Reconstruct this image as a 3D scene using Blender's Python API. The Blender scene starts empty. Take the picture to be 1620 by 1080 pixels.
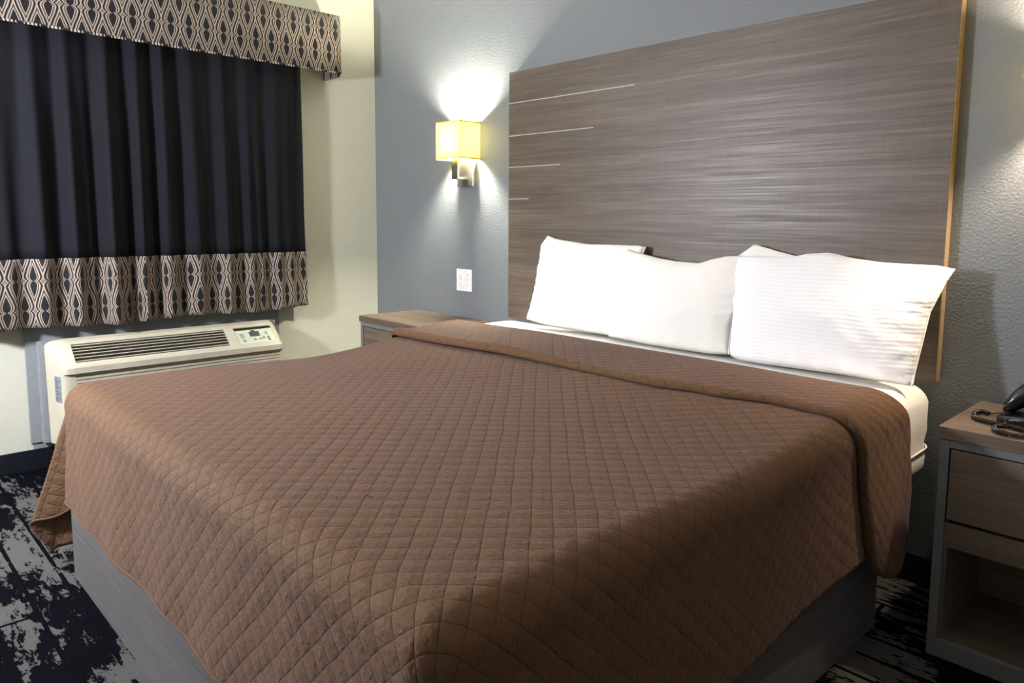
import bpy, bmesh, math, random
from mathutils import Vector, Matrix, noise
random.seed(4)
S = bpy.context.scene
C = S.collection
PI = math.pi

# ---------------------------------------------------------------- camera
cam = bpy.data.cameras.new('camera'); cam_o = bpy.data.objects.new('camera', cam); C.objects.link(cam_o)
S.camera = cam_o
cam.sensor_width = 36; cam.lens = 1161.615 / 1620 * 36
cam.shift_x = (810 - 849.62) / 1620; cam.shift_y = (471.86 - 540) / 1620
cam.clip_start = 0.02
yaw, pit, rol = [math.radians(a) for a in (45.36555, -6.27843, 0.55259)]
F = Vector((-math.sin(yaw) * math.cos(pit), math.cos(yaw) * math.cos(pit), math.sin(pit)))
R0 = Vector((math.cos(yaw), math.sin(yaw), 0)); U0 = R0.cross(F)
R = math.cos(rol) * R0 + math.sin(rol) * U0; U = -math.sin(rol) * R0 + math.cos(rol) * U0
M = Matrix((R, U, -F)).transposed().to_4x4(); M.translation = Vector((4.16422, -2.6341, 1.24051))
cam_o.matrix_world = M

# ---------------------------------------------------------------- world, exposure, light levels
S.view_settings.view_transform = 'Standard'; S.view_settings.look = 'None'
S.view_settings.gamma = 1; S.view_settings.use_curve_mapping = False
S.view_settings.exposure = 0.0
w = bpy.data.worlds.new('world'); S.world = w; w.use_nodes = True
w.node_tree.nodes['Background'].inputs[0].default_value = (0.5, 0.6, 0.8, 1)
w.node_tree.nodes['Background'].inputs[1].default_value = 0.05
FLOOR_LAMP = (0.90, 0.91, 1.0), 640.0       # globe of the floor lamp beyond the foot of the bed
CEILING_LAMP = (1.0, 0.92, 0.80), 17.0      # round ceiling dome
SCONCE_L = (1.0, 0.95, 0.78), 4200.0
SCONCE_R = (1.0, 0.80, 0.60), 2300.0

# ---------------------------------------------------------------- node helpers
class NT:
    def __init__(s, name):
        s.m = bpy.data.materials.new(name); s.m.use_nodes = True
        s.t = s.m.node_tree; s.n = s.t.nodes; s.l = s.t.links
        s.b = s.n['Principled BSDF']; s.out = s.n['Material Output']
    def put(s, sock, v):
        if isinstance(v, bpy.types.NodeSocket): s.l.new(v, sock)
        elif isinstance(v, (tuple, list)) and len(v) == 3 and sock.type == 'RGBA': sock.default_value = (*v, 1)
        else: sock.default_value = v
    def node(s, t, ins=None, **kw):
        n = s.n.new(t)
        for k, v in kw.items(): setattr(n, k, v)
        for k, v in (ins or {}).items(): s.put(n.inputs[k], v)
        return n
    def math(s, op, a, b=None, c=None):
        n = s.n.new('ShaderNodeMath'); n.operation = op
        s.put(n.inputs[0], a)
        if b is not None: s.put(n.inputs[1], b)
        if c is not None: s.put(n.inputs[2], c)
        return n.outputs[0]
    def mix(s, f, a, b, mode='MIX'):
        n = s.n.new('ShaderNodeMix'); n.data_type = 'RGBA'; n.blend_type = mode
        s.put(n.inputs[0], f); s.put(n.inputs[6], a); s.put(n.inputs[7], b)
        return n.outputs[2]
    def coord(s, which='Object', scale=(1, 1, 1), loc=(0, 0, 0), rot=(0, 0, 0)):
        tc = s.n.new('ShaderNodeTexCoord'); mp = s.n.new('ShaderNodeMapping')
        mp.inputs['Scale'].default_value = scale; mp.inputs['Location'].default_value = loc; mp.inputs['Rotation'].default_value = rot
        s.l.new(tc.outputs[which], mp.inputs[0]); return mp.outputs[0]
    def noise(s, vec, scale, detail=3, rough=.5, dist=0):
        n = s.node('ShaderNodeTexNoise', {'Vector': vec, 'Scale': scale, 'Detail': detail, 'Roughness': rough, 'Distortion': dist})
        return n.outputs[0]
    def ramp(s, f, stops, interp='LINEAR'):
        n = s.n.new('ShaderNodeValToRGB'); n.color_ramp.interpolation = interp
        e = n.color_ramp.elements; e.remove(e[1]); e[0].position = stops[0][0]; e[0].color = (*stops[0][1], 1)
        for p, c in stops[1:]:
            k_ = e.new(p); k_.color = (*c, 1)
        s.put(n.inputs[0], f); return n.outputs[0]
    def rng(s, f, a, b, c=0., d=1.):
        n = s.node('ShaderNodeMapRange', {0: f, 1: a, 2: b, 3: c, 4: d}); return n.outputs[0]
    def bump(s, h, strength=1., dist=.01, normal=None):
        n = s.node('ShaderNodeBump', {'Strength': strength, 'Distance': dist, 'Height': h})
        if normal is not None: s.l.new(normal, n.inputs['Normal'])
        return n.outputs[0]
    def base(s, col=None, rough=.5, metal=0, spec=.5, normal=None, **kw):
        if col is not None: s.put(s.b.inputs['Base Color'], col)
        s.put(s.b.inputs['Roughness'], rough); s.put(s.b.inputs['Metallic'], metal)
        s.put(s.b.inputs['Specular IOR Level'], spec)
        if normal is not None: s.put(s.b.inputs['Normal'], normal)
        for k, v in kw.items(): s.put(s.b.inputs[k.replace('_', ' ')], v)
        return s.m

def wall_paint(name, col, rough=.45, bump=.27, spec=.35):
    t = NT(name); v = t.coord()
    n = t.noise(v, 110, 3, .55); n2 = t.noise(v, 320, 2, .5); big = t.noise(v, 1.6, 3)
    c = t.mix(t.rng(big, .3, .7, 0, .12), col, tuple(x * .8 for x in col))
    h = t.math('ADD', t.math('MULTIPLY', t.rng(n, .4, .62), .8), t.math('MULTIPLY', n2, .35))
    return t.base(c, rough, 0, spec, t.bump(h, bump, .0025))

def plain(name, col, rough=.5, metal=0, spec=.5, nscale=40, amt=.06, **kw):
    t = NT(name); v = t.coord(); n = t.noise(v, nscale, 3)
    c = t.mix(t.rng(n, .3, .7, 0, 1), tuple(x * (1 - amt) for x in col), tuple(min(1, x * (1 + amt)) for x in col))
    return t.base(c, rough, metal, spec, **kw)

def wood(name, dark, mid, light, along='X', rough=.42, spec=.5, tone=1.):
    """grey-brown laminate: long soft streaks, fine lines, faint cross weave"""
    t = NT(name)
    sc = {'X': (.35, 6, 6), 'Y': (6, .35, 6), 'Z': (6, 6, .35)}[along]
    fine = {'X': (3, 160, 160), 'Y': (160, 3, 160), 'Z': (160, 160, 3)}[along]
    cr = {'X': (140, 4, 5), 'Y': (5, 140, 4), 'Z': (140, 4, 4)}[along]
    a = t.noise(t.coord(scale=sc), 3.2, 5, .62, .9)
    b = t.noise(t.coord(scale=fine), 1., 3, .6)
    k = t.noise(t.coord(scale=cr), 1., 2, .5)
    c = t.ramp(a, [(.3, dark), (.5, mid), (.7, light)])
    c = t.mix(t.rng(b, .42, .68, 0, .38), c, tuple(x * .55 for x in dark))
    c = t.mix(t.rng(b, .28, .42, .38, 0), c, tuple(min(1, x * 1.35) for x in light))
    c = t.mix(t.rng(k, .5, .75, 0, .12), c, tuple(min(1, x * 1.25) for x in light))
    return t.base(c, t.rng(b, .3, .7, rough - .05, rough + .1), 0, spec, t.bump(b, .25, .001))

def ogee(name, u_cell=.0432, row=.128, v0=0., dark=(.0075, .007, .009), light=(.35, .28, .22), rough=.8):
    """nested ogee leaves: staggered rows, mirrored columns; UV in metres"""
    t = NT(name)
    sep = t.node('ShaderNodeSeparateXYZ', {0: t.coord('UV')})
    x = t.math('DIVIDE', t.math('PINGPONG', sep.outputs[0], u_cell), u_cell)
    v = t.math('ADD', sep.outputs[1], v0)
    s = t.math('DIVIDE', t.math('PINGPONG', v, row), row)
    # contours bulge just off each node and taper to a point; antisymmetric about the middle
    tt = t.math('PINGPONG', s, .5)
    sg = t.math('SUBTRACT', 1, t.math('MULTIPLY', t.math('GREATER_THAN', s, .5), 2))
    p = t.math('POWER', t.math('MULTIPLY', tt, 2), .72)
    q = t.math('MULTIPLY', t.math('SINE', t.math('MULTIPLY', p, PI)), t.math('ADD', 1, t.math('MULTIPLY', t.math('SINE', t.math('MULTIPLY', p, 2 * PI)), .16)))
    q = t.math('MULTIPLY', t.math('MULTIPLY', q, sg), .315)
    D = t.math('SUBTRACT', x, q)
    d = t.math('SUBTRACT', .5, t.math('ABSOLUTE', t.math('SUBTRACT', D, .5)))
    f = t.math('ADD', d, .5)
    K, B = dark, light
    c = t.ramp(f, [(0, K), (.55, B), (.655, K), (.75, B), (.90, K)], 'CONSTANT')
    wv = t.noise(t.coord('UV'), 900, 2)
    c = t.mix(t.rng(wv, .3, .7, 0, .25), c, tuple(x * .6 for x in dark))
    return t.base(c, rough, 0, .2, t.bump(wv, .3, .0006), Sheen_Weight=.15)

def fabric(name, col, rough=.85, wr=8, dist=.004, strength=.4, sheen=.1, weave=700):
    t = NT(name); v = t.coord()
    n = t.noise(v, wr, 4, .55, .6); wv = t.noise(v, weave, 2)
    nb = t.bump(n, strength, dist); nb = t.bump(wv, .15, .0006, nb)
    return t.base(t.mix(t.rng(wv, .3, .7, 0, .1), col, tuple(x * .8 for x in col)), rough, 0, .25, nb, Sheen_Weight=sheen)

def quilt_material():
    t = NT('quilted brown microfibre'); uv = t.coord('UV')
    sep = t.node('ShaderNodeSeparateXYZ', {0: uv}); u, v = sep.outputs[0], sep.outputs[1]
    wob = t.node('ShaderNodeTexNoise', {'Vector': uv, 'Scale': 9, 'Detail': 2})
    ws = t.node('ShaderNodeSeparateXYZ', {0: wob.outputs[1]})
    u = t.math('ADD', u, t.math('MULTIPLY', t.math('SUBTRACT', ws.outputs[0], .5), .012))
    v = t.math('ADD', v, t.math('MULTIPLY', t.math('SUBTRACT', ws.outputs[1], .5), .012))
    P = .0585
    a = t.math('DIVIDE', t.math('ADD', u, v), P); b = t.math('DIVIDE', t.math('SUBTRACT', u, v), P)
    da = t.math('PINGPONG', a, .5); db = t.math('PINGPONG', b, .5)       # 0 on a seam, .5 mid cell
    sa = t.math('POWER', t.math('MULTIPLY', da, 2), .34); sb = t.math('POWER', t.math('MULTIPLY', db, 2), .34)
    puff = t.math('MULTIPLY', sa, sb)
    m = t.math('MINIMUM', da, db)
    seam = t.rng(m, .008, .030, 1, 0)
    st = t.math('MAXIMUM', t.math('SINE', t.math('MULTIPLY', t.math('ADD', a, b), 40)), 0)
    # crinkles: fine creases that run across the quilt, stronger near the seams
    cr = t.noise(t.coord('UV', (26, 120, 1)), 1., 4, .6, .7)
    cr2 = t.noise(t.coord('UV', (60, 55, 1)), 1., 3, .6, .5)
    big = t.noise(t.coord('UV'), 3.2, 3, .5)
    weave = t.noise(uv, 1100, 2)
    near = t.rng(m, 0, .35, 1, .55)
    h = t.math('ADD', puff, t.math('MULTIPLY', t.math('MULTIPLY', cr, near), .95))
    h = t.math('ADD', h, t.math('MULTIPLY', cr2, .62))
    nb = t.bump(h, .85, .0060)
    nb = t.bump(weave, .12, .0006, nb)
    base = (.122, .064, .029)
    c = t.mix(t.rng(big, .35, .65, 0, .25), base, (.130, .067, .033))
    c = t.mix(t.math('MULTIPLY', seam, .62), c, (.035, .018, .011))
    c = t.mix(t.rng(weave, .3, .7, 0, .15), c, tuple(x * .75 for x in base))
    # two or three small burn spots and a faded smudge
    spot = 0.
    for (su, sv, sr, el) in ((.880, .952, .0075, 1.6), (.406, .834, .0035, 1.), (.895, 1.060, .003, 1.2), (1.021, .823, .0038, 1.), (.967, -.048, .0045, .6), (1.515, .133, .005, 3.), (.60, .40, .0025, 1.)):
        du = t.math('DIVIDE', t.math('SUBTRACT', sep.outputs[0], su), el); dv = t.math('SUBTRACT', sep.outputs[1], sv)
        r_ = t.math('SQRT', t.math('ADD', t.math('MULTIPLY', du, du), t.math('MULTIPLY', dv, dv)))
        r_ = t.math('ADD', r_, t.math('MULTIPLY', t.math('SUBTRACT', weave, .5), sr * .8))
        spot = t.math('MAXIMUM', spot, t.rng(r_, sr * .55, sr, .9, 0))
    c = t.mix(spot, c, (.02, .012, .01))
    return t.base(c, .78, 0, .22, nb, Sheen_Weight=.12, Sheen_Roughness=.35, Sheen_Tint=(.92, .80, 1.))

def carpet_material():
    t = NT('patterned carpet'); v = t.coord()
    blot = t.noise(t.coord(scale=(.9, 1.5, 1), loc=(.62, .3, 0)), 2.4, 3, .55, .4)
    br = t.node('ShaderNodeTexBrick', {'Vector': t.coord(loc=(.25, .0115, 0)), 'Scale': 1., 'Mortar Size': .0075, 'Mortar Smooth': .3,
                                         'Bias': 0., 'Brick Width': .9, 'Row Height': .11})
    br.offset = .37; br.inputs['Color1'].default_value = (0, 0, 0, 1); br.inputs['Color2'].default_value = (1, 1, 1, 1)
    br.inputs['Mortar'].default_value = (0, 0, 0, 1)
    rag = t.noise(t.coord(scale=(1.0, 3.0, 1)), 9, 6, .72, .5)
    rag2 = t.noise(t.coord(scale=(1, 2.6, 1)), 42, 4, .7, .2)
    lines = t.math('MULTIPLY', br.outputs[1], t.rng(t.noise(v, 5, 2), .4, .55, 0, .4))
    f = t.math('ADD', blot, t.math('MULTIPLY', t.math('SUBTRACT', rag, .5), .95))
    f = t.math('ADD', f, t.math('MULTIPLY', t.math('SUBTRACT', rag2, .5), .40))
    f = t.math('SUBTRACT', f, lines)
    g = t.rng(f, .505, .52, 0, 1)
    pile = t.noise(v, 520, 3, .7); pile2 = t.noise(v, 1400, 2, .6)
    lc = t.mix(t.rng(pile, .3, .7), (.062, .060, .058), (.185, .178, .170))
    dc = t.mix(t.rng(pile, .3, .7), (.0015, .0018, .003), (.0055, .006, .010))
    c = t.mix(g, dc, lc)
    h = t.math('ADD', pile, t.math('MULTIPLY', g, .5))
    return t.base(c, 1., 0, .03, t.bump(h, .9, .006))

MT = {}
MT['blue'] = wall_paint('blue grey wall paint', (.172, .187, .199))
MT['cream'] = wall_paint('pale green cream wall paint', (.56, .56, .465), .40)
MT['far'] = wall_paint('beige paint of the far walls', (.38, .36, .33), .7)
MT['ceil'] = wall_paint('white ceiling paint', (.75, .75, .72), .8)
MT['panelgrey'] = plain('smooth grey painted board', (.23, .25, .255), .55)
MT['carpet'] = carpet_material()
MT['navy'] = plain('black vinyl baseboard', (.002, .004, .008), .5)
MT['head'] = wood('brown grey laminate', (.076, .054, .038), (.107, .081, .059), (.142, .112, .087), 'X', .42, .5)
MT['edge'] = plain('tan edge banding', (.26, .185, .10), .5, nscale=90, amt=.2)
MT['basew'] = wood('grey oak laminate', (.098, .092, .092), (.118, .112, .112), (.138, .131, .131), 'X', .5)
MT['basew_y'] = wood('grey oak laminate side', (.098, .092, .092), (.118, .112, .112), (.138, .131, .131), 'Y', .5)
MT['nswood'] = wood('nightstand laminate', (.108, .075, .050), (.145, .106, .075), (.18, .138, .102), 'X', .5)
MT['nsgrey'] = plain('grey satin painted frame', (.16, .165, .165), .45, nscale=10)
MT['black_gap'] = plain('dark recess board', (.02, .018, .016), .8)
MT['sheet'] = fabric('white cotton sheet', (.90, .88, .83), .85, 7, .006, .45)
MT['pillow'] = fabric('white cotton pillowcase', (.88, .86, .82), .85, 8, .014, .8)
def stripe_cloth():
    t = NT('white sateen stripe pillowcase'); v = t.coord()
    s_ = t.node('ShaderNodeSeparateXYZ', {0: v}); n = t.noise(v, 5, 3, .5)
    z = t.math('ADD', s_.outputs[2], t.math('MULTIPLY', n, .022))
    w_ = t.math('SINE', t.math('MULTIPLY', z, 2 * PI / .0135))
    wr_ = t.noise(v, 9, 4, .55, .6); nb = t.bump(wr_, .7, .012); nb = t.bump(w_, .3, .0008, nb)
    return t.base(t.mix(t.rng(w_, -.3, .3), (.84, .85, .88), (.88, .88, .89)), .8, 0, .25, nb, Sheen_Weight=.1)
MT['pillow_stripe'] = stripe_cloth()
MT['quilt'] = quilt_material()
MT['black'] = fabric('black blackout cloth', (.0050, .0055, .0085), .9, 5, .004, .3, 0)
MT['ogee_val'] = ogee('ogee pattern cloth valance', v0=-2.181 + .128 * 20)
MT['ogee_band'] = ogee('ogee pattern cloth band', row=.1395, v0=.0545)
MT['ivory'] = plain('aged ivory plastic', (.50, .465, .355), .42, nscale=6, amt=.08)
MT['ivory2'] = plain('off white side plastic', (.60, .60, .56), .5, nscale=6)
MT['slat'] = plain('grey beige louver plastic', (.36, .34, .27), .5)
MT['dark'] = plain('dark interior', (.012, .012, .012), .7)
MT['lcd'] = plain('pale green control overlay', (.52, .57, .44), .35)
MT['print'] = plain('dark grey print', (.05, .055, .06), .6)
MT['nickel'] = plain('brushed nickel', (.62, .58, .54), .32, 1., nscale=200)
MT['plate'] = plain('white outlet plastic', (.82, .82, .79), .35)
MT['screw'] = plain('painted screw head', (.35, .34, .32), .4, .6)
MT['label'] = plain('grey blue paper label', (.20, .23, .26), .6)
MT['phone'] = plain('black glossy plastic', (.010, .009, .008), .22, 0, .6)
MT['strip'] = plain('silver inlay strip', (.42, .40, .37), .4, .0)
MT['white_paint'] = plain('white enamel', (.8, .8, .8), .4)

def emis(name, col, st):
    t = NT(name); t.n.remove(t.b); e = t.node('ShaderNodeEmission', {0: col, 1: st}); t.l.new(e.outputs[0], t.out.inputs[0]); return t.m
def shade_mat(name, col, tr):
    t = NT(name); t.n.remove(t.b)
    w_ = t.noise(t.coord(), 420, 2); c = t.mix(t.rng(w_, .3, .7, 0, .12), col, tuple(x * .8 for x in col))
    d = t.node('ShaderNodeBsdfDiffuse', {0: c}); r = t.node('ShaderNodeBsdfTranslucent', {0: c})
    m = t.node('ShaderNodeMixShader', {0: tr, 1: d.outputs[0], 2: r.outputs[0]})
    rf = t.node('ShaderNodeBsdfTransparent', {'Color': (1, .95, .8)})
    m2 = t.node('ShaderNodeMixShader', {0: .006, 1: m.outputs[0], 2: rf.outputs[0]}); t.l.new(m2.outputs[0], t.out.inputs[0]); return t.m
MT['shade'] = shade_mat('lit yellow linen shade', (1., .93, .38), .31)
MT['shade_trim'] = shade_mat('yellow shade binding', (.95, .75, .25), .18)
MT['bulb_l'] = emis('warm white bulb', *SCONCE_L); MT['bulb_r'] = emis('amber bulb', *SCONCE_R)
MT['globe'] = emis('cool white globe', *FLOOR_LAMP); MT['dome'] = emis('ceiling dome glass', *CEILING_LAMP)

# ---------------------------------------------------------------- mesh helpers
def link(name, me, mat, parent=None, smooth=False, loc=(0, 0, 0)):
    if mat is not None:
        for m in (mat if isinstance(mat, list) else [mat]): me.materials.append(m)
    if smooth:
        for p in me.polygons: p.use_smooth = True
    o = bpy.data.objects.new(name, me); C.objects.link(o); o.location = loc
    if parent is not None:
        w_ = Vector((0, 0, 0)); q_ = parent
        while q_ is not None: w_ += q_.location; q_ = q_.parent
        o.parent = parent; o.location = Vector(loc) - w_
    return o
def tag(o, label=None, cat=None, group=None, kind=None):
    if label: o['label'] = label
    if cat: o['category'] = cat
    if group: o['group'] = group
    if kind: o['kind'] = kind
    return o
def empty(name, loc, label, cat, group=None):
    o = bpy.data.objects.new(name, None); o.empty_display_size = .1; o.location = loc; C.objects.link(o)
    return tag(o, label, cat, group)
def bm_obj(name, bm, mat, parent=None, smooth=False):
    bmesh.ops.recalc_face_normals(bm, faces=bm.faces)
    me = bpy.data.meshes.new(name); bm.to_mesh(me); bm.free()
    return link(name, me, mat, parent, smooth)
def bx(bm, x0, x1, y0, y1, z0, z1, bev=0., seg=2, mi=0):
    vs = [bm.verts.new((x, y, z)) for x in (x0, x1) for y in (y0, y1) for z in (z0, z1)]
    fs = [bm.faces.new([vs[i] for i in f]) for f in ((0, 1, 3, 2), (4, 6, 7, 5), (0, 4, 5, 1), (2, 3, 7, 6), (0, 2, 6, 4), (1, 5, 7, 3))]
    for f in fs: f.material_index = mi
    if bev > 0:
        es = list({e for f in fs for e in f.edges})
        bmesh.ops.bevel(bm, geom=es, offset=bev, segments=seg, profile=.6, affect='EDGES')
def box(name, dims, mat, parent=None, bev=.002, seg=2):
    bm = bmesh.new(); bx(bm, *dims, bev, seg); return bm_obj(name, bm, mat, parent)
def boxes(name, lst, mat, parent=None, bev=.002):
    bm = bmesh.new()
    for d in lst: bx(bm, *d, bev)
    return bm_obj(name, bm, mat, parent)
def lathe(name, prof, center, mat, parent=None, n=40, axis='Z'):
    bm = bmesh.new(); rings = []
    for r, h in prof:
        ring = []
        for i in range(n):
            a = 2 * PI * i / n; p = (r * math.cos(a), r * math.sin(a), h)
            if axis == 'Y': p = (p[0], h, p[1])
            if axis == 'X': p = (h, p[0], p[1])
            ring.append(bm.verts.new(Vector(p) + Vector(center)))
        rings.append(ring)
    for a, b in zip(rings, rings[1:]):
        for i in range(n): bm.faces.new((a[i], a[(i + 1) % n], b[(i + 1) % n], b[i]))
    if prof[0][0] > 1e-5: bm.faces.new(rings[0][::-1])
    if prof[-1][0] > 1e-5: bm.faces.new(rings[-1])
    bmesh.ops.remove_doubles(bm, verts=bm.verts, dist=1e-6)
    return bm_obj(name, bm, mat, parent, True)
def tube(name, pts, r, mat, parent=None, n=8, closed=False):
    bm = bmesh.new(); rings = []; pts = [Vector(p) for p in pts]; up = Vector((0, 0, 1)); prev = None
    for i, p in enumerate(pts):
        d = (pts[min(i + 1, len(pts) - 1)] - pts[max(i - 1, 0)]).normalized()
        if prev is None:
            a = d.cross(up); a = a.normalized() if a.length > 1e-4 else d.orthogonal().normalized()
        else: a = (prev - d * prev.dot(d)).normalized()
        prev = a; b = d.cross(a)
        rings.append([bm.verts.new(p + r * (math.cos(2 * PI * k / n) * a + math.sin(2 * PI * k / n) * b)) for k in range(n)])
    for A, B in zip(rings, rings[1:]):
        for k in range(n): bm.faces.new((A[k], A[(k + 1) % n], B[(k + 1) % n], B[k]))
    bm.faces.new(rings[0][::-1]); bm.faces.new(rings[-1])
    return bm_obj(name, bm, mat, parent, True)
def grid(name, pts, uvs, mat, parent=None, thick=0., offset=-1, close_u=False):
    """pts[i][j] Vector grid, uvs[i][j] metres"""
    ni, nj = len(pts), len(pts[0])
    me = bpy.data.meshes.new(name)
    vs = [pts[i][j] for i in range(ni) for j in range(nj)]; fs = []; uv = []
    for i in range(ni - 1):
        for j in range(nj - 1):
            q = (i * nj + j, (i + 1) * nj + j, (i + 1) * nj + j + 1, i * nj + j + 1); fs.append(q)
            uv += [uvs[i][j], uvs[i + 1][j], uvs[i + 1][j + 1], uvs[i][j + 1]]
    me.from_pydata(vs, [], fs); me.update()
    L = me.uv_layers.new(name='UVMap')
    for k, c in enumerate(uv): L.data[k].uv = c
    o = link(name, me, mat, parent, True)
    if thick:
        s = o.modifiers.new('solid', 'SOLIDIFY'); s.thickness = thick; s.offset = offset
    return o
def smooth01(a, b, x):
    t = max(0., min(1., (x - a) / (b - a))); return t * t * (3 - 2 * t)
def interp(tab, x):
    if x <= tab[0][0]: return tab[0][1]
    for (a, b), (c, d) in zip(tab, tab[1:]):
        if x <= c: return b + (d - b) * (x - a) / (c - a)
    return tab[-1][1]
def sinterp(tab, x):
    if x <= tab[0][0]: return tab[0][1]
    for (a, b), (c, d) in zip(tab, tab[1:]):
        if x <= c: return b + (d - b) * smooth01(a, c, x)
    return tab[-1][1]
def nz(x, y, z, s=1.): return noise.noise(Vector((x * s, y * s, z * s)))

# ---------------------------------------------------------------- room shell
RX, RY, RZ = 5.6, -5.4, 2.72
for nm, d, m in (('floor', (-.1, RX + .1, RY - .1, .1, -.08, 0), 'carpet'), ('ceiling', (-.1, RX + .1, RY - .1, .1, RZ, RZ + .08), 'ceil'),
                 ('wall_back', (-.1, RX + .1, 0, .1, 0, RZ), 'blue'), ('wall_left', (-.1, 0, RY, 0, 0, RZ), 'cream'),
                 ('wall_right', (RX, RX + .1, RY, 0, 0, RZ), 'far'), ('wall_front', (0, RX, RY - .1, RY, 0, RZ), 'far')):
    tag(box(nm, d, MT[m], None, 0), kind='structure')
for nm, d in (('baseboard_left', (0, .010, RY, 0, 0, .103)), ('baseboard_back', (.010, RX, -.010, 0, 0, .103))):
    bm = bmesh.new(); bx(bm, *d, .003); tag(bm_obj(nm, bm, MT['navy']), kind='structure')
# smooth painted board behind the air conditioner
tag(box('trim_1', (0, .02, -1.949, -.692, .136, .80), MT['panelgrey'], None, .002), kind='structure')
# thin ledge below the board
tag(box('trim_2', (0, .012, -1.94, -.70, .104, .128), MT['panelgrey'], None, .002), kind='structure')

# ---------------------------------------------------------------- headboard
hb = empty('headboard', (2.36, -.02, .715), 'wide grey-brown wood panel headboard mounted on the blue wall behind the pillows', 'headboard')
box('panel', (1.32, 3.400, -.041, -.0005, .715, 1.973), MT['head'], hb, .0012)
boxes('edge_banding', [(3.4002, 3.4022, -.0400, -.001, .717, 1.971)], MT['edge'], hb, 0)
for x1, z in ((2.128, 1.818), (1.895, 1.654), (1.688, 1.496), (1.470, 1.3345)):
    box('inlay_strip', (1.3215, x1, -.0422, -.0405, z - .0021, z + .0021), MT['strip'], hb, 0)

# ---------------------------------------------------------------- bed platform
bd = empty('bed_platform', (2.36, -1.2, 0), 'low grey wood bed platform box standing on the patterned carpet', 'bed base')
box('foot_panel', (1.346, 3.376, -2.070, -2.048, 0, .412), MT['basew'], bd, .0015)
box('side_panel', (3.354, 3.376, -2.0478, -.378, 0, .412), MT['basew_y'], bd, .0015)
box('side_panel', (1.346, 1.368, -2.0478, -.378, 0, .412), MT['basew_y'], bd, .0015)
box('head_panel', (1.3682, 3.3538, -.400, -.378, 0, .412), MT['basew'], bd, .0015)
box('deck', (1.3682, 3.3538, -2.0478, -.4002, .385, .412), MT['basew'], bd, .0015)

# ---------------------------------------------------------------- mattress
BX0, BX1, BY0, BY1 = 1.350, 3.405, -2.062, -.045    # mattress body
def topz(x, y):
    z = .676 + .014 * math.sin(PI * max(0, min(1, (x - BX0) / (BX1 - BX0)))) * math.sin(PI * max(0, min(1, (y - BY0) / (BY1 - BY0))))
    z += .046 * smooth01(-1.25, -.42, y)
    z -= .020 * math.exp(-((y + 1.15) / .35) ** 2) * smooth01(1.9, 1.4, x)
    z += .004 * nz(x, y, 3.1, 2.2)
    return z
def mattress():
    t = tag(empty('mattress', (2.38, -1.05, .43), 'thick mattress in a white fitted sheet, bare at its head end under the pillows', 'mattress'))
    n = 64; bm = bmesh.new(); rings = []
    def ring(inset, zf, rad):
        x0, x1, y0, y1 = BX0 + inset, BX1 - inset, BY0 + inset, BY1 - inset; r = max(.01, rad - inset * .6); pts = []
        for cx, cy, a0 in ((x1 - r, y1 - r, 0), (x0 + r, y1 - r, 90), (x0 + r, y0 + r, 180), (x1 - r, y0 + r, 270)):
            for k in range(9):
                a = math.radians(a0 + 90 * k / 8); pts.append((cx + r * math.cos(a), cy + r * math.sin(a)))
        out = []
        for i in range(len(pts)):
            p, q = pts[i], pts[(i + 1) % len(pts)]; L = math.dist(p, q); m = 1 if (i % 9) != 8 else 24
            for k in range(m): out.append((p[0] + (q[0] - p[0]) * k / m, p[1] + (q[1] - p[1]) * k / m))
        return [bm.verts.new((x, y, zf(x, y))) for x, y in out]
    def side(z, w=0): return lambda x, y: z + w * nz(x * 3, y * 3, 7)
    prof = [(.07, .416), (.035, .4175), (.012, .428), (.003, .446), (.001, .480), (.006, .502), (.004, .512), (.006, .53), (.0, .57), (.001, .60)]
    for ins, z in prof: rings.append(ring(ins, side(z, .006 if z < .5 else .002), .07))
    for k in range(1, 9):
        a = PI / 2 * k / 8; rr = .07
        rings.append(ring(rr * (1 - math.cos(a)), (lambda a: lambda x, y: topz(x, y) - .006 - .07 * (1 - math.sin(a)))(a), .07))
    for ins in (.15, .3, .5, .75, .98): rings.append(ring(ins, lambda x, y: topz(x, y) - .006, .07))
    for A, B in zip(rings, rings[1:]):
        m = len(A)
        for i in range(m): bm.faces.new((A[i], A[(i + 1) % m], B[(i + 1) % m], B[i]))
    bm.faces.new(rings[0][::-1]); bm.faces.new(rings[-1])
    bm_obj('fitted_sheet', bm, MT['sheet'], t, True)
    pts = []
    x0, x1, y0, y1, r = BX0 - .001, BX1 + .001, BY0 - .001, BY1 + .001, .07
    for cx, cy, a0 in ((x1 - r, y1 - r, 0), (x0 + r, y1 - r, 90), (x0 + r, y0 + r, 180), (x1 - r, y0 + r, 270)):
        for k in range(9):
            a = math.radians(a0 + 90 * k / 8); pts.append(Vector((cx + r * math.cos(a), cy + r * math.sin(a), .510)))
    pts.append(pts[0]); fine = []
    for a, b in zip(pts, pts[1:]):
        m = max(1, int((b - a).length / .03))
        for k in range(m):
            p = a.lerp(b, k / m); p.z += .002 * math.sin(p.x * 17 + p.y * 13); fine.append(p)
    fine.append(fine[0]); tube('piping', fine, .0032, MT['sheet'], t, 6)
mattress()

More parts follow.
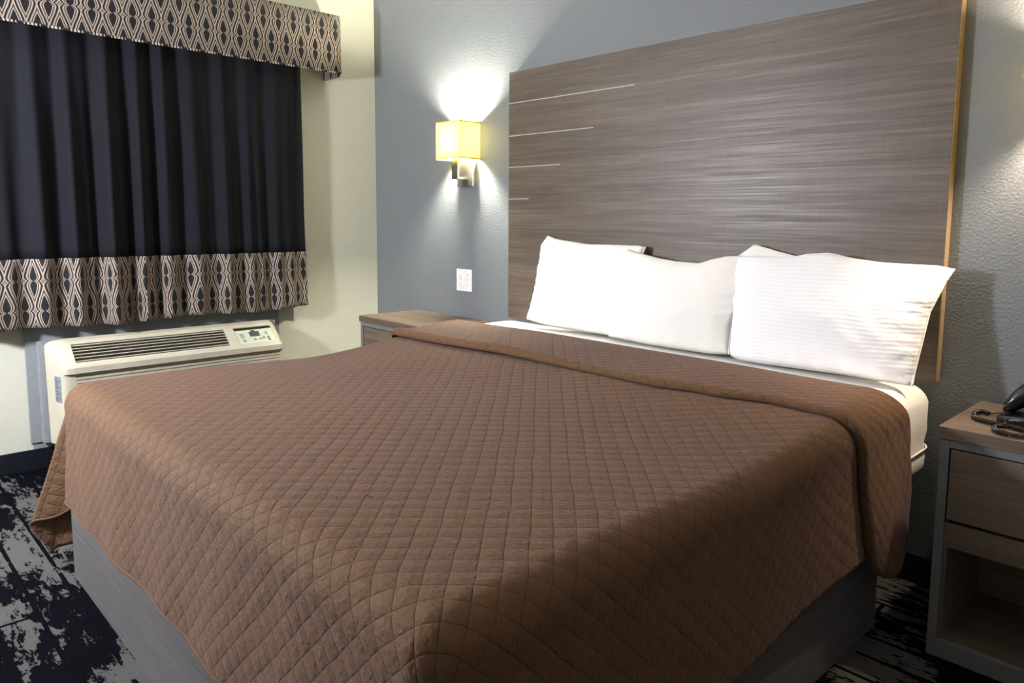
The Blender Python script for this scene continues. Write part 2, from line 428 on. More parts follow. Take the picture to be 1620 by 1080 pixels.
# ---------------------------------------------------------------- quilt
def quilt():
    RHO = .075
    QX0, QX1, QY0 = 1.334, 3.412, -2.082        # outer vertical planes of the skirt
    ix0, ix1, iy0 = QX0 + RHO, QX1 - RHO, QY0 + RHO
    arc = RHO * PI / 2
    yf = -.420                                    # fold line near the pillows
    aL, aR, bF = arc + .43, arc + .335, arc + .315   # overhangs from the inner rectangle
    Wd, Ln = ix1 - ix0, yf - iy0
    flapL = .41
    def main(u, v, flap=False, fl=0.):
        """u: across, 0 at left inner edge; v: from inner foot edge toward head"""
        a = -u if u < 0 else (u - Wd if u > Wd else 0.); sx = -1 if u < 0 else 1
        b = -v if v < 0 else 0.
        r = math.hypot(a, b)
        px, py = ix0 + max(0, min(Wd, u)), iy0 + max(0, v)
        zt = topz(px, py) + .004
        if r < 1e-6: return Vector((px, py, zt))
        th = math.atan2(b, a)                     # 0 = pure side, 90 = pure foot
        if r < arc: h, dr = RHO * math.sin(r / RHO), RHO * (1 - math.cos(r / RHO))
        else: h, dr = RHO, RHO + r - arc
        dx, dy = math.cos(th) * sx, -math.sin(th)
        below = max(0., r - arc)
        ox = oy = 0.; hang = 0.
        corner = math.sin(2 * th) if (a > 0 and b > 0) else 0.
        if a > 0 and b > 0 and sx < 0:            # left front corner: the loose ear
            T = math.degrees(th); k = smooth01(.0, .28, below)
            ex = sinterp([(0, 0.), (16, .00), (28, .10), (37, .26), (46, .37), (60, .10), (72, -.14), (82, -.06), (90, 0.)], T)
            ey = sinterp([(0, 0.), (16, -.08), (28, -.02), (37, .08), (46, .20), (60, -.04), (72, -.22), (82, -.06), (90, 0.)], T)
            L = below * 1.0
            ox, oy = -ex * L, -ey * L
            hang = L - math.sqrt(max(0, L * L - (ox * ox + oy * oy) * .8)) + .12 * L * smooth01(88, 72, T) * smooth01(50, 66, T)
        elif a > 0 and b > 0:                     # right front corner: soft cone with small pleats
            T = math.degrees(th)
            e = sinterp([(0, 0.), (20, .02), (33, .18), (45, .02), (56, .20), (70, -.02), (80, .04), (90, 0.)], T)
            L = below; ox, oy = dx * e * L, dy * e * L; hang = L - math.sqrt(max(0, L * L - (e * L) ** 2))
        x = px + dx * h + ox; y = py + dy * h + oy
        z = zt - dr + hang
        # flare and gentle ripple of the hanging cloth
        if below > 0 and not flap:
            if b > 0 and a == 0:
                fl_ = .018 * smooth01(0, .35, below) + .005 * below / .35 * math.sin(px * 7.3 + .6) + .003 * below / .3 * math.sin(px * 19 + 1)
                y -= fl_
            if a > 0 and b == 0:
                g = smooth01(-.72, -.56, py) * smooth01(-.40, -.50, py) if sx > 0 else 0
                fl_ = .012 * smooth01(0, .35, below) + .010 * below / .35 * math.sin(py * 8.1) - .006 * g * smooth01(0, .1, below)
                x += sx * fl_
        # puckers, low frequency
        nn = .0035 * nz(x, y, z, 6) + .0022 * nz(x, y, z, 17)
        if b > 0 and a == 0: y -= nn
        elif a > 0 and b == 0: x += sx * nn
        else: z += nn
        return Vector((x, y, z))
    def place(u, v):
        a = -u if u < 0 else (u - Wd if u > Wd else 0.); sx = -1 if u < 0 else 1
        ka = smooth01(0, arc + .03, a); below = max(0., a - arc)
        shift = .085 * ka
        if v <= Ln - .012: return main(u, v + shift * smooth01(Ln - .5, Ln, v))
        s = v - (Ln - .012)
        turn = .034
        px = ix0 + max(0, min(Wd, u))
        lift_top = .016
        if s < turn:
            k = s / turn * PI; back = .012 - math.sin(k) * .010; lift = .5 * (1 - math.cos(k)) * lift_top
            base = main(u, Ln - back + shift, True)
        else:
            f = (s - turn) / (flapL - turn)
            y_top = yf - .012 - f * sinterp([(1.4, .37), (1.8, .392), (2.2, .375), (2.55, .362), (2.8, .362), (3.0, .325), (3.2, .285), (3.36, .285)], px)
            if sx > 0: hem = interp([(0, -.690), (.15, -.667), (.26, -.642), (.32, -.611), (.34, -.59)], below)
            else: hem = -.72
            y_side = yf - .012 + .085 - f * (yf - .012 + .085 - hem)
            y = y_top + (y_side - y_top) * ka
            base = main(u, y - iy0, True)
            roll = smooth01(2.55, 2.05, px)
            lift = lift_top + (.016 * roll + .001) * math.exp(-((f - .93) / .09) ** 2) - .010 * smooth01(.955, 1, f)
            lift += .004 * math.sin(px * 9) * math.sin(PI * f)
            if below > 0: lift += .012 * smooth01(0, .2, below) + .020 * math.sin(PI * min(1, f)) * smooth01(0, .25, below)
        if a == 0: n = Vector((0, 0, 1))
        elif a < arc: n = Vector((sx * math.sin(a / RHO), 0, math.cos(a / RHO)))
        else: n = Vector((sx, 0, 0))
        base = base + n * lift
        if sx > 0 and below > 0 and s >= turn:
            f = (s - turn) / (flapL - turn)
            base.z -= below * (.20 * math.sin(PI * min(1, f)) ** .7 + .08)
        return base
    us = []
    step = .0125
    u = -aL
    nu = int((aL + Wd + aR) / step); us = [-aL + (aL + Wd + aR) * i / nu for i in range(nu + 1)]
    vt = bF + Ln - .012 + flapL; nv = int(vt / step); vs = [-bF + vt * i / nv for i in range(nv + 1)]
    pts = [[place(u, v) for v in vs] for u in us]
    uvs = [[(u, v) for v in vs] for u in us]
    o = grid('quilt', pts, uvs, MT['quilt'], None, .006, -1)
    tag(o, 'brown diamond-quilted coverlet spread over the bed, its top edge folded back', 'bedspread')
    # bound hem along the foot edge and around the corners
    edge = [pts[i][0] for i in range(0, nu + 1)]
    h = tube('bound_hem', [p + Vector((0, 0, .001)) for p in edge[::1]], .0055, MT['quilt'], o, 6)
    edge2 = [pts[i][-1] for i in range(0, nu + 1)]
    tube('bound_hem', edge2, .005, MT['quilt'], o, 6)
quilt()

# ---------------------------------------------------------------- pillows
def pillow(name, label, top, right, bottom, left, yb, k, D, back=.45, seed=0, mat='pillow', wr=1., corners=None):
    """silhouette polylines in (x, z) on a plane leaning back; y = yb + (z - .735) * k"""
    def samp(pl, t):
        ls = [0]
        for a, b in zip(pl, pl[1:]): ls.append(ls[-1] + math.dist(a, b))
        s = t * ls[-1]
        for i in range(len(pl) - 1):
            if s <= ls[i + 1] + 1e-9:
                f = (s - ls[i]) / max(1e-9, ls[i + 1] - ls[i]); return Vector((pl[i][0] + (pl[i + 1][0] - pl[i][0]) * f, pl[i][1] + (pl[i + 1][1] - pl[i][1]) * f))
        return Vector(pl[-1])
    NS, NTt = 64, 48
    nrm = Vector((0, -1, k)).normalized()          # points toward the room
    P00, P10, P01, P11 = Vector(bottom[0]), Vector(bottom[-1]), Vector(top[0]), Vector(top[-1])
    front, rear = [], []
    for i in range(NS + 1):
        s = i / NS; A, B = [], []
        for j in range(NTt + 1):
            t = j / NTt
            b, tp, l, r = samp(bottom, s), samp(top, s), samp(left, t), samp(right, t)
            p = (1 - t) * b + t * tp + (1 - s) * l + s * r - ((1 - s) * (1 - t) * P00 + s * (1 - t) * P10 + (1 - s) * t * P01 + s * t * P11)
            es, et = 4 * s * (1 - s), 4 * t * (1 - t)
            d = D * (es ** .42) * (et ** .42) * (1 + .12 * (1 - 2 * t))
            X = Vector((p.x, yb + (p.y - .735) * k, p.y))
            ed = min(1, 3 * min(es, et))
            # creases radiating from seams, puckers near the edges
            w_ = wr * (.010 * nz(p.x * 4 + seed, p.y * 7, seed, 1.) + .005 * nz(p.x * 11 + seed, p.y * 16, seed) * (1.3 - ed) + .004 * math.sin(38 * (p.x + 1.6 * p.y) + 4 * nz(p.x, p.y, seed, 6)) * (1 - ed * .7) * es ** .3 * et ** .3)
            w_ += wr * (.0030 * math.exp(-((1 - s) / .10) ** 2) + .0018 * math.exp(-(s / .10) ** 2)) * math.sin(58 * t + 6 * nz(s * 3, t * 5, seed)) * et ** .3 + wr * .003 * math.exp(-(t / .12) ** 2) * math.sin(46 * s + seed)
            if min(s, 1 - s, t, 1 - t) < 1e-6: w_ = 0
            A.append(X + nrm * (d + w_)); B.append(X - nrm * (d * back))
        front.append(A); rear.append(B)
    bm = bmesh.new(); ni, nj = NS + 1, NTt + 1
    vf = [[bm.verts.new(front[i][j]) for j in range(nj)] for i in range(ni)]
    vr = [[vf[i][j] if i in (0, NS) or j in (0, NTt) else bm.verts.new(rear[i][j]) for j in range(nj)] for i in range(ni)]
    for i in range(NS):
        for j in range(NTt):
            bm.faces.new((vf[i][j], vf[i + 1][j], vf[i + 1][j + 1], vf[i][j + 1]))
            f = (vr[i][j], vr[i][j + 1], vr[i + 1][j + 1], vr[i + 1][j])
            if len(set(f)) == 4:
                try: bm.faces.new(f)
                except ValueError: pass
    o = bm_obj(name, bm, MT[mat], None, True)
    tag(o, label, 'pillow', 'white pillows on the bed')
    seam = [front[NS][j] for j in range(nj)]
    tube('open_hem', [p + nrm * .0015 for p in seam], .0035, MT[mat], o, 6)
    return o
k = .42
pillow('pillow', 'white pillow leaning at the left end of the headboard, leftmost pillow on the bed',
       [(1.628, 1.156), (1.69, 1.141), (1.771, 1.132), (1.909, 1.121), (2.054, 1.123), (2.201, 1.125), (2.235, 1.12)],
       [(2.200, .736), (2.215, .86), (2.200, 1.0), (2.225, 1.08), (2.235, 1.12)],
       [(1.625, .752), (1.72, .742), (1.797, .736), (1.973, .735), (2.10, .735), (2.200, .736)],
       [(1.625, .752), (1.645, .856), (1.627, .979), (1.609, 1.104), (1.628, 1.156)], -.200, .33, .075, .30, 1.3)
pillow('pillow', 'white pillow with a sagging top edge, second from the left, between two others',
       [(2.156, 1.112), (2.212, 1.096), (2.338, 1.077), (2.423, 1.068), (2.54, 1.066), (2.587, 1.082), (2.643, 1.098), (2.72, 1.104)],
       [(2.751, .742), (2.735, .845), (2.775, .97), (2.72, 1.104)],
       [(2.168, .738), (2.373, .731), (2.533, .731), (2.68, .733), (2.751, .742)],
       [(2.168, .738), (2.180, .785), (2.172, .885), (2.146, 1.071), (2.156, 1.112)], -.235, .36, .080, .30, 4.7)
pillow('pillow', 'white pillow mostly hidden behind the rightmost one, only its pointed corner showing',
       [(2.65, 1.08), (2.748, 1.149), (2.774, 1.141), (2.839, 1.126), (2.941, 1.105), (3.15, 1.09), (3.30, 1.085)],
       [(3.30, .76), (3.31, .9), (3.30, 1.085)], [(2.70, .76), (3.0, .755), (3.30, .76)], [(2.70, .76), (2.69, .9), (2.65, 1.08)],
       -.100, .075, .022, .5, 9.1)
pillow('pillow', 'large white striped pillow at the right end of the bed, its open hem facing right',
       [(2.697, 1.098), (2.779, 1.104), (2.942, 1.109), (2.985, 1.120), (3.07, 1.125), (3.129, 1.114), (3.234, 1.103), (3.405, 1.102), (3.452, 1.094)],
       [(3.398, .735), (3.397, .77), (3.402, .877), (3.406, .958), (3.434, 1.052), (3.452, 1.094)],
       [(2.765, .742), (2.80, .731), (2.892, .730), (3.013, .733), (3.181, .737), (3.313, .735), (3.398, .735)],
       [(2.765, .742), (2.742, .88), (2.705, 1.029), (2.697, 1.098)], -.250, .40, .085, .30, 6.2, 'pillow_stripe')

# ---------------------------------------------------------------- nightstands
def nightstand(x0, x1, label):
    yb, yf = -.012, -.424; H = .673
    t = empty('nightstand', ((x0 + x1) / 2, -.21, 0), label, 'nightstand', 'nightstands beside the bed')
    box('top', (x0, x1, yf, yb, H - .034, H), MT['nswood'], t, .0015)
    fx0, fx1, f0, f1 = x0 + .006, x1 - .006, yf + .006, yb - .004
    fr = .024
    # grey painted frame: front ring, side boards, bottom board
    boxes('frame', [(fx0, fx0 + fr, f0, f1, .0, H - .0345), (fx1 - fr, fx1, f0, f1, .0, H - .0345),
                    (fx0 + fr + .0002, fx1 - fr - .0002, f0, f0 + .02, 0, .05), (fx0 + fr + .0002, fx1 - fr - .0002, f0, f1, H - .058, H - .0345)], MT['nsgrey'], t, .0012)
    a, b = fx0 + fr + .0005, fx1 - fr - .0005
    d = box('drawer', (a + .004, b - .004, f0 + .002, f0 + .022, .410, H - .0625), MT['nswood'], t, .001)
    box('rail', (a, b, f0 + .006, f0 + .024, .328, .398), MT['nswood'], t, .001)
    box('shelf_board', (a, b, f0 + .0202, f1 - .02, .032, .052), MT['nswood'], t, .001)
    box('back_board', (a, b, f1 - .018, f1 - .002, .053, .60), MT['nswood'], t, .001)
    for xi in (a, b - .006): box('inner_side', (xi, xi + .006, f0 + .0245, f1 - .0185, .0525, .40), MT['nswood'], t, 0)
    box('drawer_gap', (a, b, f0 + .0245, f0 + .03, .402, H - .0585), MT['black_gap'], t, 0)
    return t
nightstand(.471, 1.156, 'grey-framed wood nightstand to the left of the bed, in the corner by the window wall')
nightstand(3.529, 4.214, 'grey-framed wood nightstand right of the bed, with a drawer and an open shelf')

# ---------------------------------------------------------------- telephone with coiled cord
def telephone():
    t = empty('telephone', (3.76, -.20, .6735), 'black desk telephone with a coiled cord on the right nightstand', 'telephone')
    z0 = .6735
    def loft(name, secs, mat):
        bm = bmesh.new(); rings = []
        for (x, yc, hw, zb, zt, rr) in secs:
            ring = []; n = 20
            for i in range(n):
                a = 2 * PI * i / n; ca, sa = math.cos(a), math.sin(a)
                e = rr; px = abs(ca) ** e * (1 if ca > 0 else -1); pz = abs(sa) ** e * (1 if sa > 0 else -1)
                ring.append(bm.verts.new((x, yc + hw * px, (zb + zt) / 2 + (zt - zb) / 2 * pz)))
            rings.append(ring)
        for A, B in zip(rings, rings[1:]):
            for i in range(len(A)): bm.faces.new((A[i], A[(i + 1) % len(A)], B[(i + 1) % len(A)], B[i]))
        bm.faces.new(rings[0][::-1]); bm.faces.new(rings[-1])
        return bm_obj(name, bm, mat, t, True)
    base = loft('base', [(3.634, -.19, .085, z0 + .003, z0 + .020, .45), (3.640, -.19, .095, z0, z0 + .026, .35), (3.70, -.19, .100, z0, z0 + .034, .3),
                  (3.80, -.19, .100, z0, z0 + .050, .3), (3.875, -.19, .098, z0, z0 + .056, .3), (3.885, -.19, .088, z0 + .004, z0 + .05, .45)], MT['phone'])
    loft('handset', [(3.638, -.205, .030, z0 + .031, z0 + .040, .8), (3.644, -.205, .055, z0 + .029, z0 + .060, .7), (3.656, -.205, .062, z0 + .028, z0 + .082, .7),
                     (3.675, -.205, .062, z0 + .036, z0 + .108, .75), (3.70, -.205, .055, z0 + .052, z0 + .128, .8), (3.74, -.205, .042, z0 + .075, z0 + .138, .8),
                     (3.80, -.205, .040, z0 + .085, z0 + .140, .8), (3.84, -.205, .05, z0 + .072, z0 + .132, .8), (3.868, -.205, .058, z0 + .058, z0 + .112, .7), (3.882, -.205, .04, z0 + .062, z0 + .09, .8)], MT['phone'])
    # keypad block
    bm = bmesh.new()
    for i in range(3):
        for j in range(4): bx(bm, 3.70 + .03 * j, 3.722 + .03 * j, -.275 + .0 + .018 * i - .012, -.262 + .018 * i - .012, z0 + .030 + .006 * j, z0 + .041 + .006 * j, .002)
    bm_obj('keypad', bm, MT['phone'], t)
    def catmull(P, n=14):
        out = []; P = [Vector(p) for p in P]; Q = [P[0]] + P + [P[-1]]
        for i in range(1, len(Q) - 2):
            for k in range(n):
                s = k / n; a, b, c, d = Q[i - 1], Q[i], Q[i + 1], Q[i + 2]
                out.append(.5 * ((2 * b) + (-a + c) * s + (2 * a - 5 * b + 4 * c - d) * s * s + (-a + 3 * b - 3 * c + d) * s ** 3))
        out.append(P[-1]); return out
    def coil(path, R_, r, pitch):
        P = catmull(path); L = [0]
        for a, b in zip(P, P[1:]): L.append(L[-1] + (b - a).length)
        turns = L[-1] / pitch; n = int(turns * 12); pts = []; prev = None; j = 0
        for i in range(n + 1):
            s = L[-1] * i / n
            while j < len(L) - 2 and L[j + 1] < s: j += 1
            f = (s - L[j]) / max(1e-9, L[j + 1] - L[j]); p = P[j].lerp(P[j + 1], f); d = (P[j + 1] - P[j]).normalized()
            a = d.cross(Vector((0, 0, 1))).normalized(); b = a.cross(d); ang = 2 * PI * i / 12
            pts.append(p + R_ * (math.cos(ang) * a + math.sin(ang) * b))
        return pts
    zc = z0 + .0078
    cord = tube('coiled_cord', coil([(3.597, -.203, zc), (3.585, -.190, zc), (3.571, -.205, zc), (3.571, -.245, zc), (3.588, -.290, zc), (3.63, -.312, zc),
                              (3.68, -.318, zc), (3.73, -.335, zc), (3.79, -.33, zc), (3.815, -.355, zc), (3.79, -.385, zc), (3.74, -.398, zc),
                              (3.695, -.408, zc), (3.664, -.392, zc), (3.650, -.352, zc), (3.672, -.335, zc + .004)], .0052, .0022, .0052), .0021, MT['phone'], t, 5)
    tube('lead_wire', [(3.634, -.175, z0 + .014), (3.62, -.178, z0 + .009), (3.605, -.187, z0 + .006), (3.597, -.203, zc)], .0018, MT['phone'], t, 6)
    tube('lead_wire', [(3.672, -.285, z0 + .020), (3.668, -.300, z0 + .024), (3.664, -.318, z0 + .018), (3.672, -.335, zc + .004)], .0018, MT['phone'], t, 6)
telephone()

# ---------------------------------------------------------------- wall sconces
def sconce(cx, label, bulb):
    t = empty('wall_sconce', (cx, -.01, 1.50), label, 'wall lamp', 'bedside wall lamps')
    box('backplate', (cx - .068, cx + .068, -.028, 0, 1.408, 1.545), MT['nickel'], t, .002)
    bm = bmesh.new(); bx(bm, cx - .026, cx + .026, -.088, -.0285, 1.445, 1.458, .0015); bx(bm, cx - .026, cx + .026, -.1, -.0885, 1.445, 1.585, .0015)
    bm_obj('arm', bm, MT['nickel'], t)
    lathe('socket', [(.017, 1.5555), (.019, 1.56), (.019, 1.60), (.013, 1.612)], (cx, -.074, 0), MT['plate'], t, 24)
    box('holder', (cx - .03, cx + .03, -.0885, -.055, 1.548, 1.5552), MT['nickel'], t, .001)
    x0, x1, y0, y1, z0, z1 = cx - .103, cx + .103, -.147, -.004, 1.553, 1.751; th = .0016
    def walls(a, b, e=0., h=th):
        return [(x0 - e, x1 + e, y0 - e, y0 + h, a, b), (x0 - e, x0 + h, y0 + h + .0002, y1, a, b), (x1 - h, x1 + e, y0 + h + .0002, y1, a, b), (x0 + h + .0002, x1 - h - .0002, y1 - h, y1, a, b)]
    boxes('shade', walls(z0, z1), MT['shade'], t, 0)
    for za, zb in ((z0 - .001, z0 + .007), (z1 - .007, z1 + .001)): boxes('shade_trim', walls(za, zb, .001), MT['shade_trim'], t, 0)
    lathe('bulb', [(.0001, 1.613), (.012, 1.616), (.014, 1.63), (.026, 1.655), (.029, 1.672), (.024, 1.69), (.012, 1.70), (.0001, 1.702)], (cx, -.074, 0), bulb, t, 24)
sconce(.945, 'lit wall sconce with a boxy yellow shade, between the corner and the headboard', MT['bulb_l'])
sconce(3.775, 'warm lit wall sconce above the nightstand with the telephone, right of the headboard', MT['bulb_r'])

# ---------------------------------------------------------------- outlet plate
def outlet():
    x0, x1, z0, z1 = .8415, .9785, .820, .945
    t = empty('outlet_plate', ((x0 + x1) / 2, 0, z0), 'white two-gang wall plate with a double socket and a toggle switch', 'outlet')
    box('cover_plate', (x0, x1, -.006, 0, z0, z1), MT['plate'], t, .002, 3)
    xa, xb = x0 + .042, x0 + .098; zc = (z0 + z1) / 2
    for dz in (.022, -.022):
        r = lathe('socket_face', [(.0165, -.0062), (.0165, -.0078), (.0155, -.0084)], (xa, 0, zc + dz), MT['plate'], t, 28, 'Y')
        boxes('slot', [(xa - .0085, xa - .006, -.0088, -.0083, zc + dz + .000, zc + dz + .010), (xa + .006, xa + .0085, -.0088, -.0083, zc + dz + .001, zc + dz + .009), (xa - .0025, xa + .0025, -.0088, -.0083, zc + dz - .010, zc + dz - .005)], MT['dark'], r, 0)
    box('switch_frame', (xb - .006, xb + .006, -.0075, -.0062, zc - .013, zc + .013), MT['plate'], t, .0005)
    bm = bmesh.new(); bx(bm, xb - .004, xb + .004, -.018, -.0077, zc + .001, zc + .010, .001); bm_obj('toggle', bm, MT['plate'], t)
    for x, z in ((xa, zc), (xb, zc + .031), (xb, zc - .031)):
        lathe('screw', [(.003, -.0062), (.003, -.0075), (.002, -.0079)], (x, 0, z), MT['screw'], t, 14, 'Y')
outlet()

# ---------------------------------------------------------------- packaged terminal air conditioner under the window
def air_conditioner():
    y0, y1 = -1.835, -.768
    t = empty('air_conditioner', (.02, -1.30, .13), 'cream through-wall air conditioner with a louvered top below the window curtain', 'air conditioner')
    box('wall_sleeve', (.0202, .062, -1.905, -.735, .137, .632), MT['panelgrey'], t, .003)
    # side profile of the cabinet (x, z)
    prof = [(.0755, .14), (.222, .14), (.222, .486)]
    slope = [(.233, .523), (.205, .553), (.17, .584), (.14, .609), (.115, .626), (.092, .636), (.0755, .639)]
    def cap(ya, yb_, name, mat, pr):
        bm = bmesh.new(); A = [bm.verts.new((x, ya, z)) for x, z in pr]; B = [bm.verts.new((x, yb_, z)) for x, z in pr]
        bm.faces.new(A); bm.faces.new(B[::-1])
        for i in range(len(pr)): bm.faces.new((A[i], A[(i + 1) % len(pr)], B[(i + 1) % len(pr)], B[i]))
        return bm_obj(name, bm, mat, t)
    full = [(.0755, .14), (.222, .14), (.222, .486), (.2375, .490), (.2375, .518)] + slope
    def end_cap(ys):
        bm = bmesh.new(); rings = []
        for y, ins in ys:
            pr = []
            for i, (x, z) in enumerate(full):
                if i >= 4: k_ = (i - 4) / 6; pr.append((x - ins * .35, z - ins * min(1, .25 + .9 * k_)))
                elif i >= 1: pr.append((x - ins * .35, z))
                else: pr.append((x, z))
            k2 = max(0, 1 - (y - y0) / .045) if ys[0][0] == y0 else 0
            rings.append([bm.verts.new((x, y - k2 * (.2375 - x) * .27, z)) for x, z in pr])
        for A, B in zip(rings, rings[1:]):
            for i in range(len(A)): bm.faces.new((A[i], A[(i + 1) % len(A)], B[(i + 1) % len(A)], B[i]))
        bm.faces.new(rings[0]); bm.faces.new(rings[-1][::-1])
        return bm_obj('side_cover', bm, MT['ivory'], t)
    end_cap([(y0, .030), (y0 + .003, .018), (y0 + .010, .008), (y0 + .022, .002), (y0 + .035, 0), (y0 + .045, 0)])
    end_cap([(y1 - .020, 0), (y1 - .014, .002), (y1 - .006, .009), (y1 - .002, .018), (y1, .028)])
    ya, yb_ = y0 + .0452, y1 - .0202
    # front panel with horizontal intake louvers
    bm = bmesh.new(); bx(bm, .19, .205, ya, yb_, .14, .484, 0)
    zz = .16
    bm2 = bmesh.new()
    while zz < .48:
        bx(bm2, .206, .2225, ya, yb_, zz, zz + .0125, .001); zz += .0165
    bm_obj('front_panel', bm, MT['dark'], t); bm_obj('intake_louver', bm2, MT['ivory'], t)
    # front lip in three lengths
    for a, b in ((ya, -1.335), (-1.334, -1.0305), (-1.0295, yb_)):
        cap(a, b, 'front_lip', MT['ivory'], [(.206, .4885), (.2375, .490), (.2375, .518), (.232, .525), (.206, .530)])
    # sloping top: strips around the grille and the control window
    P = lambda s: (interp([(0, .2315), (.2, .205), (.45, .17), (.68, .14), (.84, .115), (.95, .092), (1, .0755)], s), interp([(0, .5255), (.2, .553), (.45, .584), (.68, .609), (.84, .626), (.95, .636), (1, .639)], s))
    def strip(name, s0, s1, a, b, mat, dz=0., th=.006, par=None):
        n = max(1, int((s1 - s0) * 10)); top = [P(s0 + (s1 - s0) * i / n) for i in range(n + 1)]
        pr = [(x, z + dz) for x, z in top] + [(x - .004, z + dz - th) for x, z in top[::-1]]
        bm = bmesh.new(); A = [bm.verts.new((x, a, z)) for x, z in pr]; B = [bm.verts.new((x, b, z)) for x, z in pr]
        bm.faces.new(A); bm.faces.new(B[::-1])
        for i in range(len(pr)): bm.faces.new((A[i], A[(i + 1) % len(pr)], B[(i + 1) % len(pr)], B[i]))
        return bm
    ga, gb, ca, cb = -1.787, -1.063, -1.012, -.800
    bm = bmesh.new()
    def add(b2):
        me = bpy.data.meshes.new('tmp'); b2.to_mesh(me); b2.free(); bm.from_mesh(me); bpy.data.meshes.remove(me)
    add(strip('', 0, .10, ya, yb_, None)); add(strip('', .74, 1, ya, yb_, None))
    add(strip('', .1, .74, gb, ca, None)); add(strip('', .1, .74, cb, yb_, None))
    if ga > ya: add(strip('', .1, .74, ya, ga, None))
    top = bm_obj('top_cover', bm, MT['ivory'], t)
    # discharge grille
    bm = strip('', .1, .74, ga, gb, None, -.028, .004); bm_obj('grille_tray', bm, MT['dark'], t)
    for i in range(6):
        s = .145 + i * .107; x, z = P(s)
        bm = bmesh.new(); vs = []
        pr = [(x + .004, z - .002), (x - .001, z + .0015), (x - .012, z - .010), (x - .009, z - .0135)]
        A = [bm.verts.new((p, ga + .002, q)) for p, q in pr]; B = [bm.verts.new((p, gb - .002, q)) for p, q in pr]
        bm.faces.new(A); bm.faces.new(B[::-1])
        for j in range(4): bm.faces.new((A[j], A[(j + 1) % 4], B[(j + 1) % 4], B[j]))
        bm_obj('grille_slat', bm, MT['slat'], t)
    for yy in (-1.60, -1.42, -1.25):
        x, z = P(.13); box('grille_rib', (x - .010, x + .002, yy - .002, yy + .002, z - .012, z + .001), MT['ivory'], t, 0)
    # control window: overlay, black slot, printed keys and display
    bm = strip('', .1, .66, ca, cb, None, -.006, .003); cp = bm_obj('control_panel', bm, MT['lcd'], t)
    bm = strip('', .66, .74, ca, cb, None, -.010, .003); bm_obj('control_slot', bm, MT['dark'], cp)
    def patch(name, s0, s1, a, b, mat): bm = strip('', s0, s1, a, b, None, -.0038, .0004); return bm_obj(name, bm, mat, cp)
    patch('display', .36, .56, -.935, -.880, MT['print']); patch('display', .56, .62, -.922, -.900, MT['print'])
    def ringmark(s, y, r=.0065):
        x, z = P(s); bm = bmesh.new(); n = 18; ins, outs = [], []
        d = Vector((-.72, 0, .69)); nn = Vector((.69, 0, .72))
        for k in range(n):
            a = 2 * PI * k / n
            for L, rr in ((outs, r), (ins, r * .6)): L.append(bm.verts.new(Vector((x, y, z - .0036)) + rr * (math.cos(a) * Vector((0, 1, 0)) + math.sin(a) * d) + nn * .0006))
        for k in range(n): bm.faces.new((outs[k], outs[(k + 1) % n], ins[(k + 1) % n], ins[k]))
        bm_obj('key', bm, MT['print'], cp)
    for s, y in ((.22, -.975), (.24, -.915), (.24, -.885), (.28, -.838), (.28, -.865)): ringmark(s, y)
    patch('key', .16, .22, -.842, -.830, MT['print'])
    for i in range(4): patch('printed_line', .34 + .05 * i, .352 + .05 * i, -.990, -.968, MT['print'])
    for i in range(3): patch('printed_line', .40 + .05 * i, .412 + .05 * i, -.848, -.832, MT['print'])
    # rating label on the side
    def skew(x): return y0 - (.2375 - x) * .27 - .0006
    def decal(name, xa, xb, za, zb, e, mat, par):
        bm = bmesh.new(); v = [bm.verts.new((x, skew(x) - e + o, z)) for o in (0, .0004) for x, z in ((xa, za), (xb, za), (xb, zb), (xa, zb))]
        for f in ((0, 1, 2, 3), (7, 6, 5, 4), (0, 4, 5, 1), (1, 5, 6, 2), (2, 6, 7, 3), (3, 7, 4, 0)): bm.faces.new([v[i] for i in f])
        return bm_obj(name, bm, mat, par)
    lb = decal('rating_label', .140, .195, .350, .475, 0, MT['label'], t)
    for i in range(11): decal('printed_line', .146, .146 + .043 * (.65 + .35 * math.sin(i * 2.3)), .360 + .0102 * i, .364 + .0102 * i, .0005, MT['print'], lb)
air_conditioner()

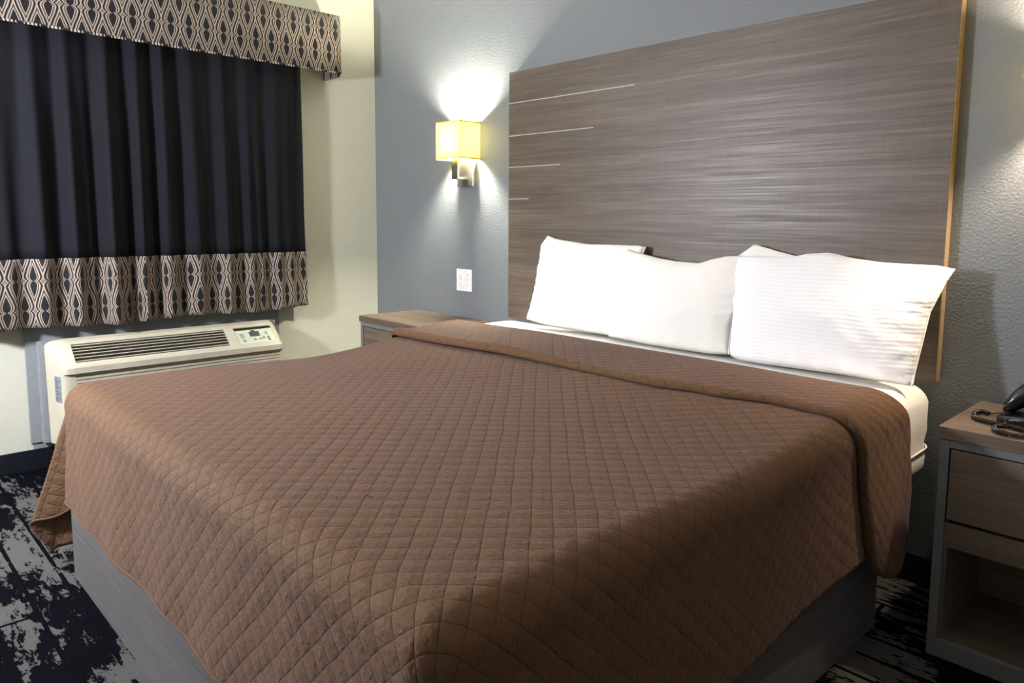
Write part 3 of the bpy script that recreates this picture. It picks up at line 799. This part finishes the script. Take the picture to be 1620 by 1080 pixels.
# ---------------------------------------------------------------- curtain and valance
def curtain():
    ya, yb_ = -2.62, -.545; zb, zs, zt = .700, 1.027, 2.36
    n = 520
    def fold(y, z):
        q = y + .022 * math.sin(y * 5.1 + .7) + .012 * math.sin(y * 13.7)
        ph = 2 * PI * q / .148
        sh = math.sin(ph + .5 * math.sin(ph))
        amp = (.026 + .010 * math.sin(y * 4.3 + 1.9) + .004 * math.sin(y * 23)) * (1 - .35 * smooth01(1.5, 2.1, z))
        a2 = .007 * math.sin(2 * PI * q / .067 + 1.2 + (z - 1) * .5) * smooth01(2.2, 1.0, z)
        x = .105 + amp * sh + a2 + .006 * nz(y * 3, z * 1.3, 2)
        x -= .03 * smooth01(-.60, yb_, y)
        return x
    def build(name, z0, z1, nz_, mat, parent, dx=0.):
        zs_ = [z0 + (z1 - z0) * k / nz_ for k in range(nz_ + 1)]
        pts, uvs = [], []; u = 0; pv = None
        for i in range(n + 1):
            y = ya + (yb_ - ya) * i / n
            spread = lambda z: y + (smooth01(1.3, .7, z) * .012 - .006) * smooth01(-1.2, yb_, y)
            c = [Vector((fold(y, z) + dx, spread(z), z + (.006 * math.sin(y * 9) if z == z0 and z0 == zb else 0))) for z in zs_]
            if pv is not None: u += (c[0] - pv).length
            pv = c[0].copy(); pts.append(c); uvs.append([(u, z - .7) for z in zs_])
        return grid(name, pts, uvs, mat, parent, .002, 0)
    c = build('curtain', zs, zt, 26, MT['black'], None)
    tag(c, 'black gathered window curtain with a patterned bottom band, over the air conditioner', 'curtain')
    build('patterned_band', zb, zs, 10, MT['ogee_band'], c, .0012)
    # heading rod out of sight behind the valance
    tube('curtain_rod', [(.06, ya, 2.375), (.06, yb_ + .02, 2.375)], .010, MT['nickel'], c, 12)
curtain()
def valance():
    y0, y1, x0, x1, z0, z1 = -3.1, -.348, 0, .193, 2.073, 2.395
    t = empty('window_valance', (x1 / 2, -1.7, z0), 'boxed fabric valance with black and tan ogee pattern above the curtain', 'valance')
    def panel(name, P0, P1, z0, z1, n, u0, th, par=t):
        pts, uvs = [], []
        for i in range(n + 1):
            p = P0.lerp(P1, i / n); pts.append([Vector((p.x, p.y, z)) for z in (z0, (z0 + z1) / 2, z1)])
            u = u0 + (P1 - P0).length * i / n; uvs.append([(u, z) for z in (z0, (z0 + z1) / 2, z1)])
        return grid(name, pts, uvs, MT['ogee_val'], par, th, 1)
    off = .0865 * 40 + .42 - .0432 * 0
    panel('front_board', Vector((x1, y0, 0)), Vector((x1, y1, 0)), z0, z1, 40, off + y0, .012 * -1)
    r = panel('return_board', Vector((.0, y1, 0)), Vector((x1 - .013, y1, 0)), z0 - .022, z1, 6, .3, .010)
    # cording along the lower edge
    pts = [Vector((x1 - .002, y0 + (y1 - y0) * i / 120, z0 - .001)) for i in range(121)]
    tube('cording', pts, .0055, MT['cord'], t, 8)
    box('dust_board', (.0, x1 - .014, y0, y1 - .012, z1 - .014, z1 - .002), MT['black'], t, .001)
def cord_mat():
    t = NT('striped cording'); s = t.node('ShaderNodeSeparateXYZ', {0: t.coord()})
    a = t.math('SINE', t.math('ADD', t.math('MULTIPLY', s.outputs[1], 420), t.math('MULTIPLY', s.outputs[0], 300)))
    b = t.math('SINE', t.math('MULTIPLY', s.outputs[1], 73))
    f = t.math('GREATER_THAN', t.math('ADD', a, t.math('MULTIPLY', b, .8)), .35)
    return t.base(t.mix(f, (.012, .011, .014), (.5, .4, .3)), .8, 0, .2)
MT['cord'] = cord_mat()
valance()

# ---------------------------------------------------------------- lamps of the room outside the frame
fl = empty('floor_lamp', (1.08, -3.1, 0), 'slim floor lamp with a white globe standing near the window wall, outside the picture', 'floor lamp')
lathe('base', [(.001, 0), (.13, 0), (.135, .008), (.12, .018), (.02, .026), (.001, .027)], (1.08, -3.1, 0), MT['nickel'], fl)
lathe('pole', [(.011, .0272), (.011, 1.42)], (1.08, -3.1, 0), MT['nickel'], fl, 20)
lathe('globe', [(.0001, 1.4215), (.05, 1.43), (.085, 1.46), (.108, 1.51), (.108, 1.55), (.085, 1.60), (.05, 1.63), (.0001, 1.64)], (1.08, -3.1, 0), MT['globe'], fl)
cl = empty('ceiling_light', (1.0, -2.9, RZ), 'round white ceiling light outside the picture', 'ceiling light')
lathe('dome', [(.0001, RZ - .09), (.07, RZ - .085), (.13, RZ - .06), (.16, RZ - .022)], (1.0, -2.9, 0), MT['dome'], cl)
lathe('rim', [(.165, RZ - .0215), (.17, RZ - .015), (.17, RZ - .001)], (1.0, -2.9, 0), MT['white_paint'], cl)
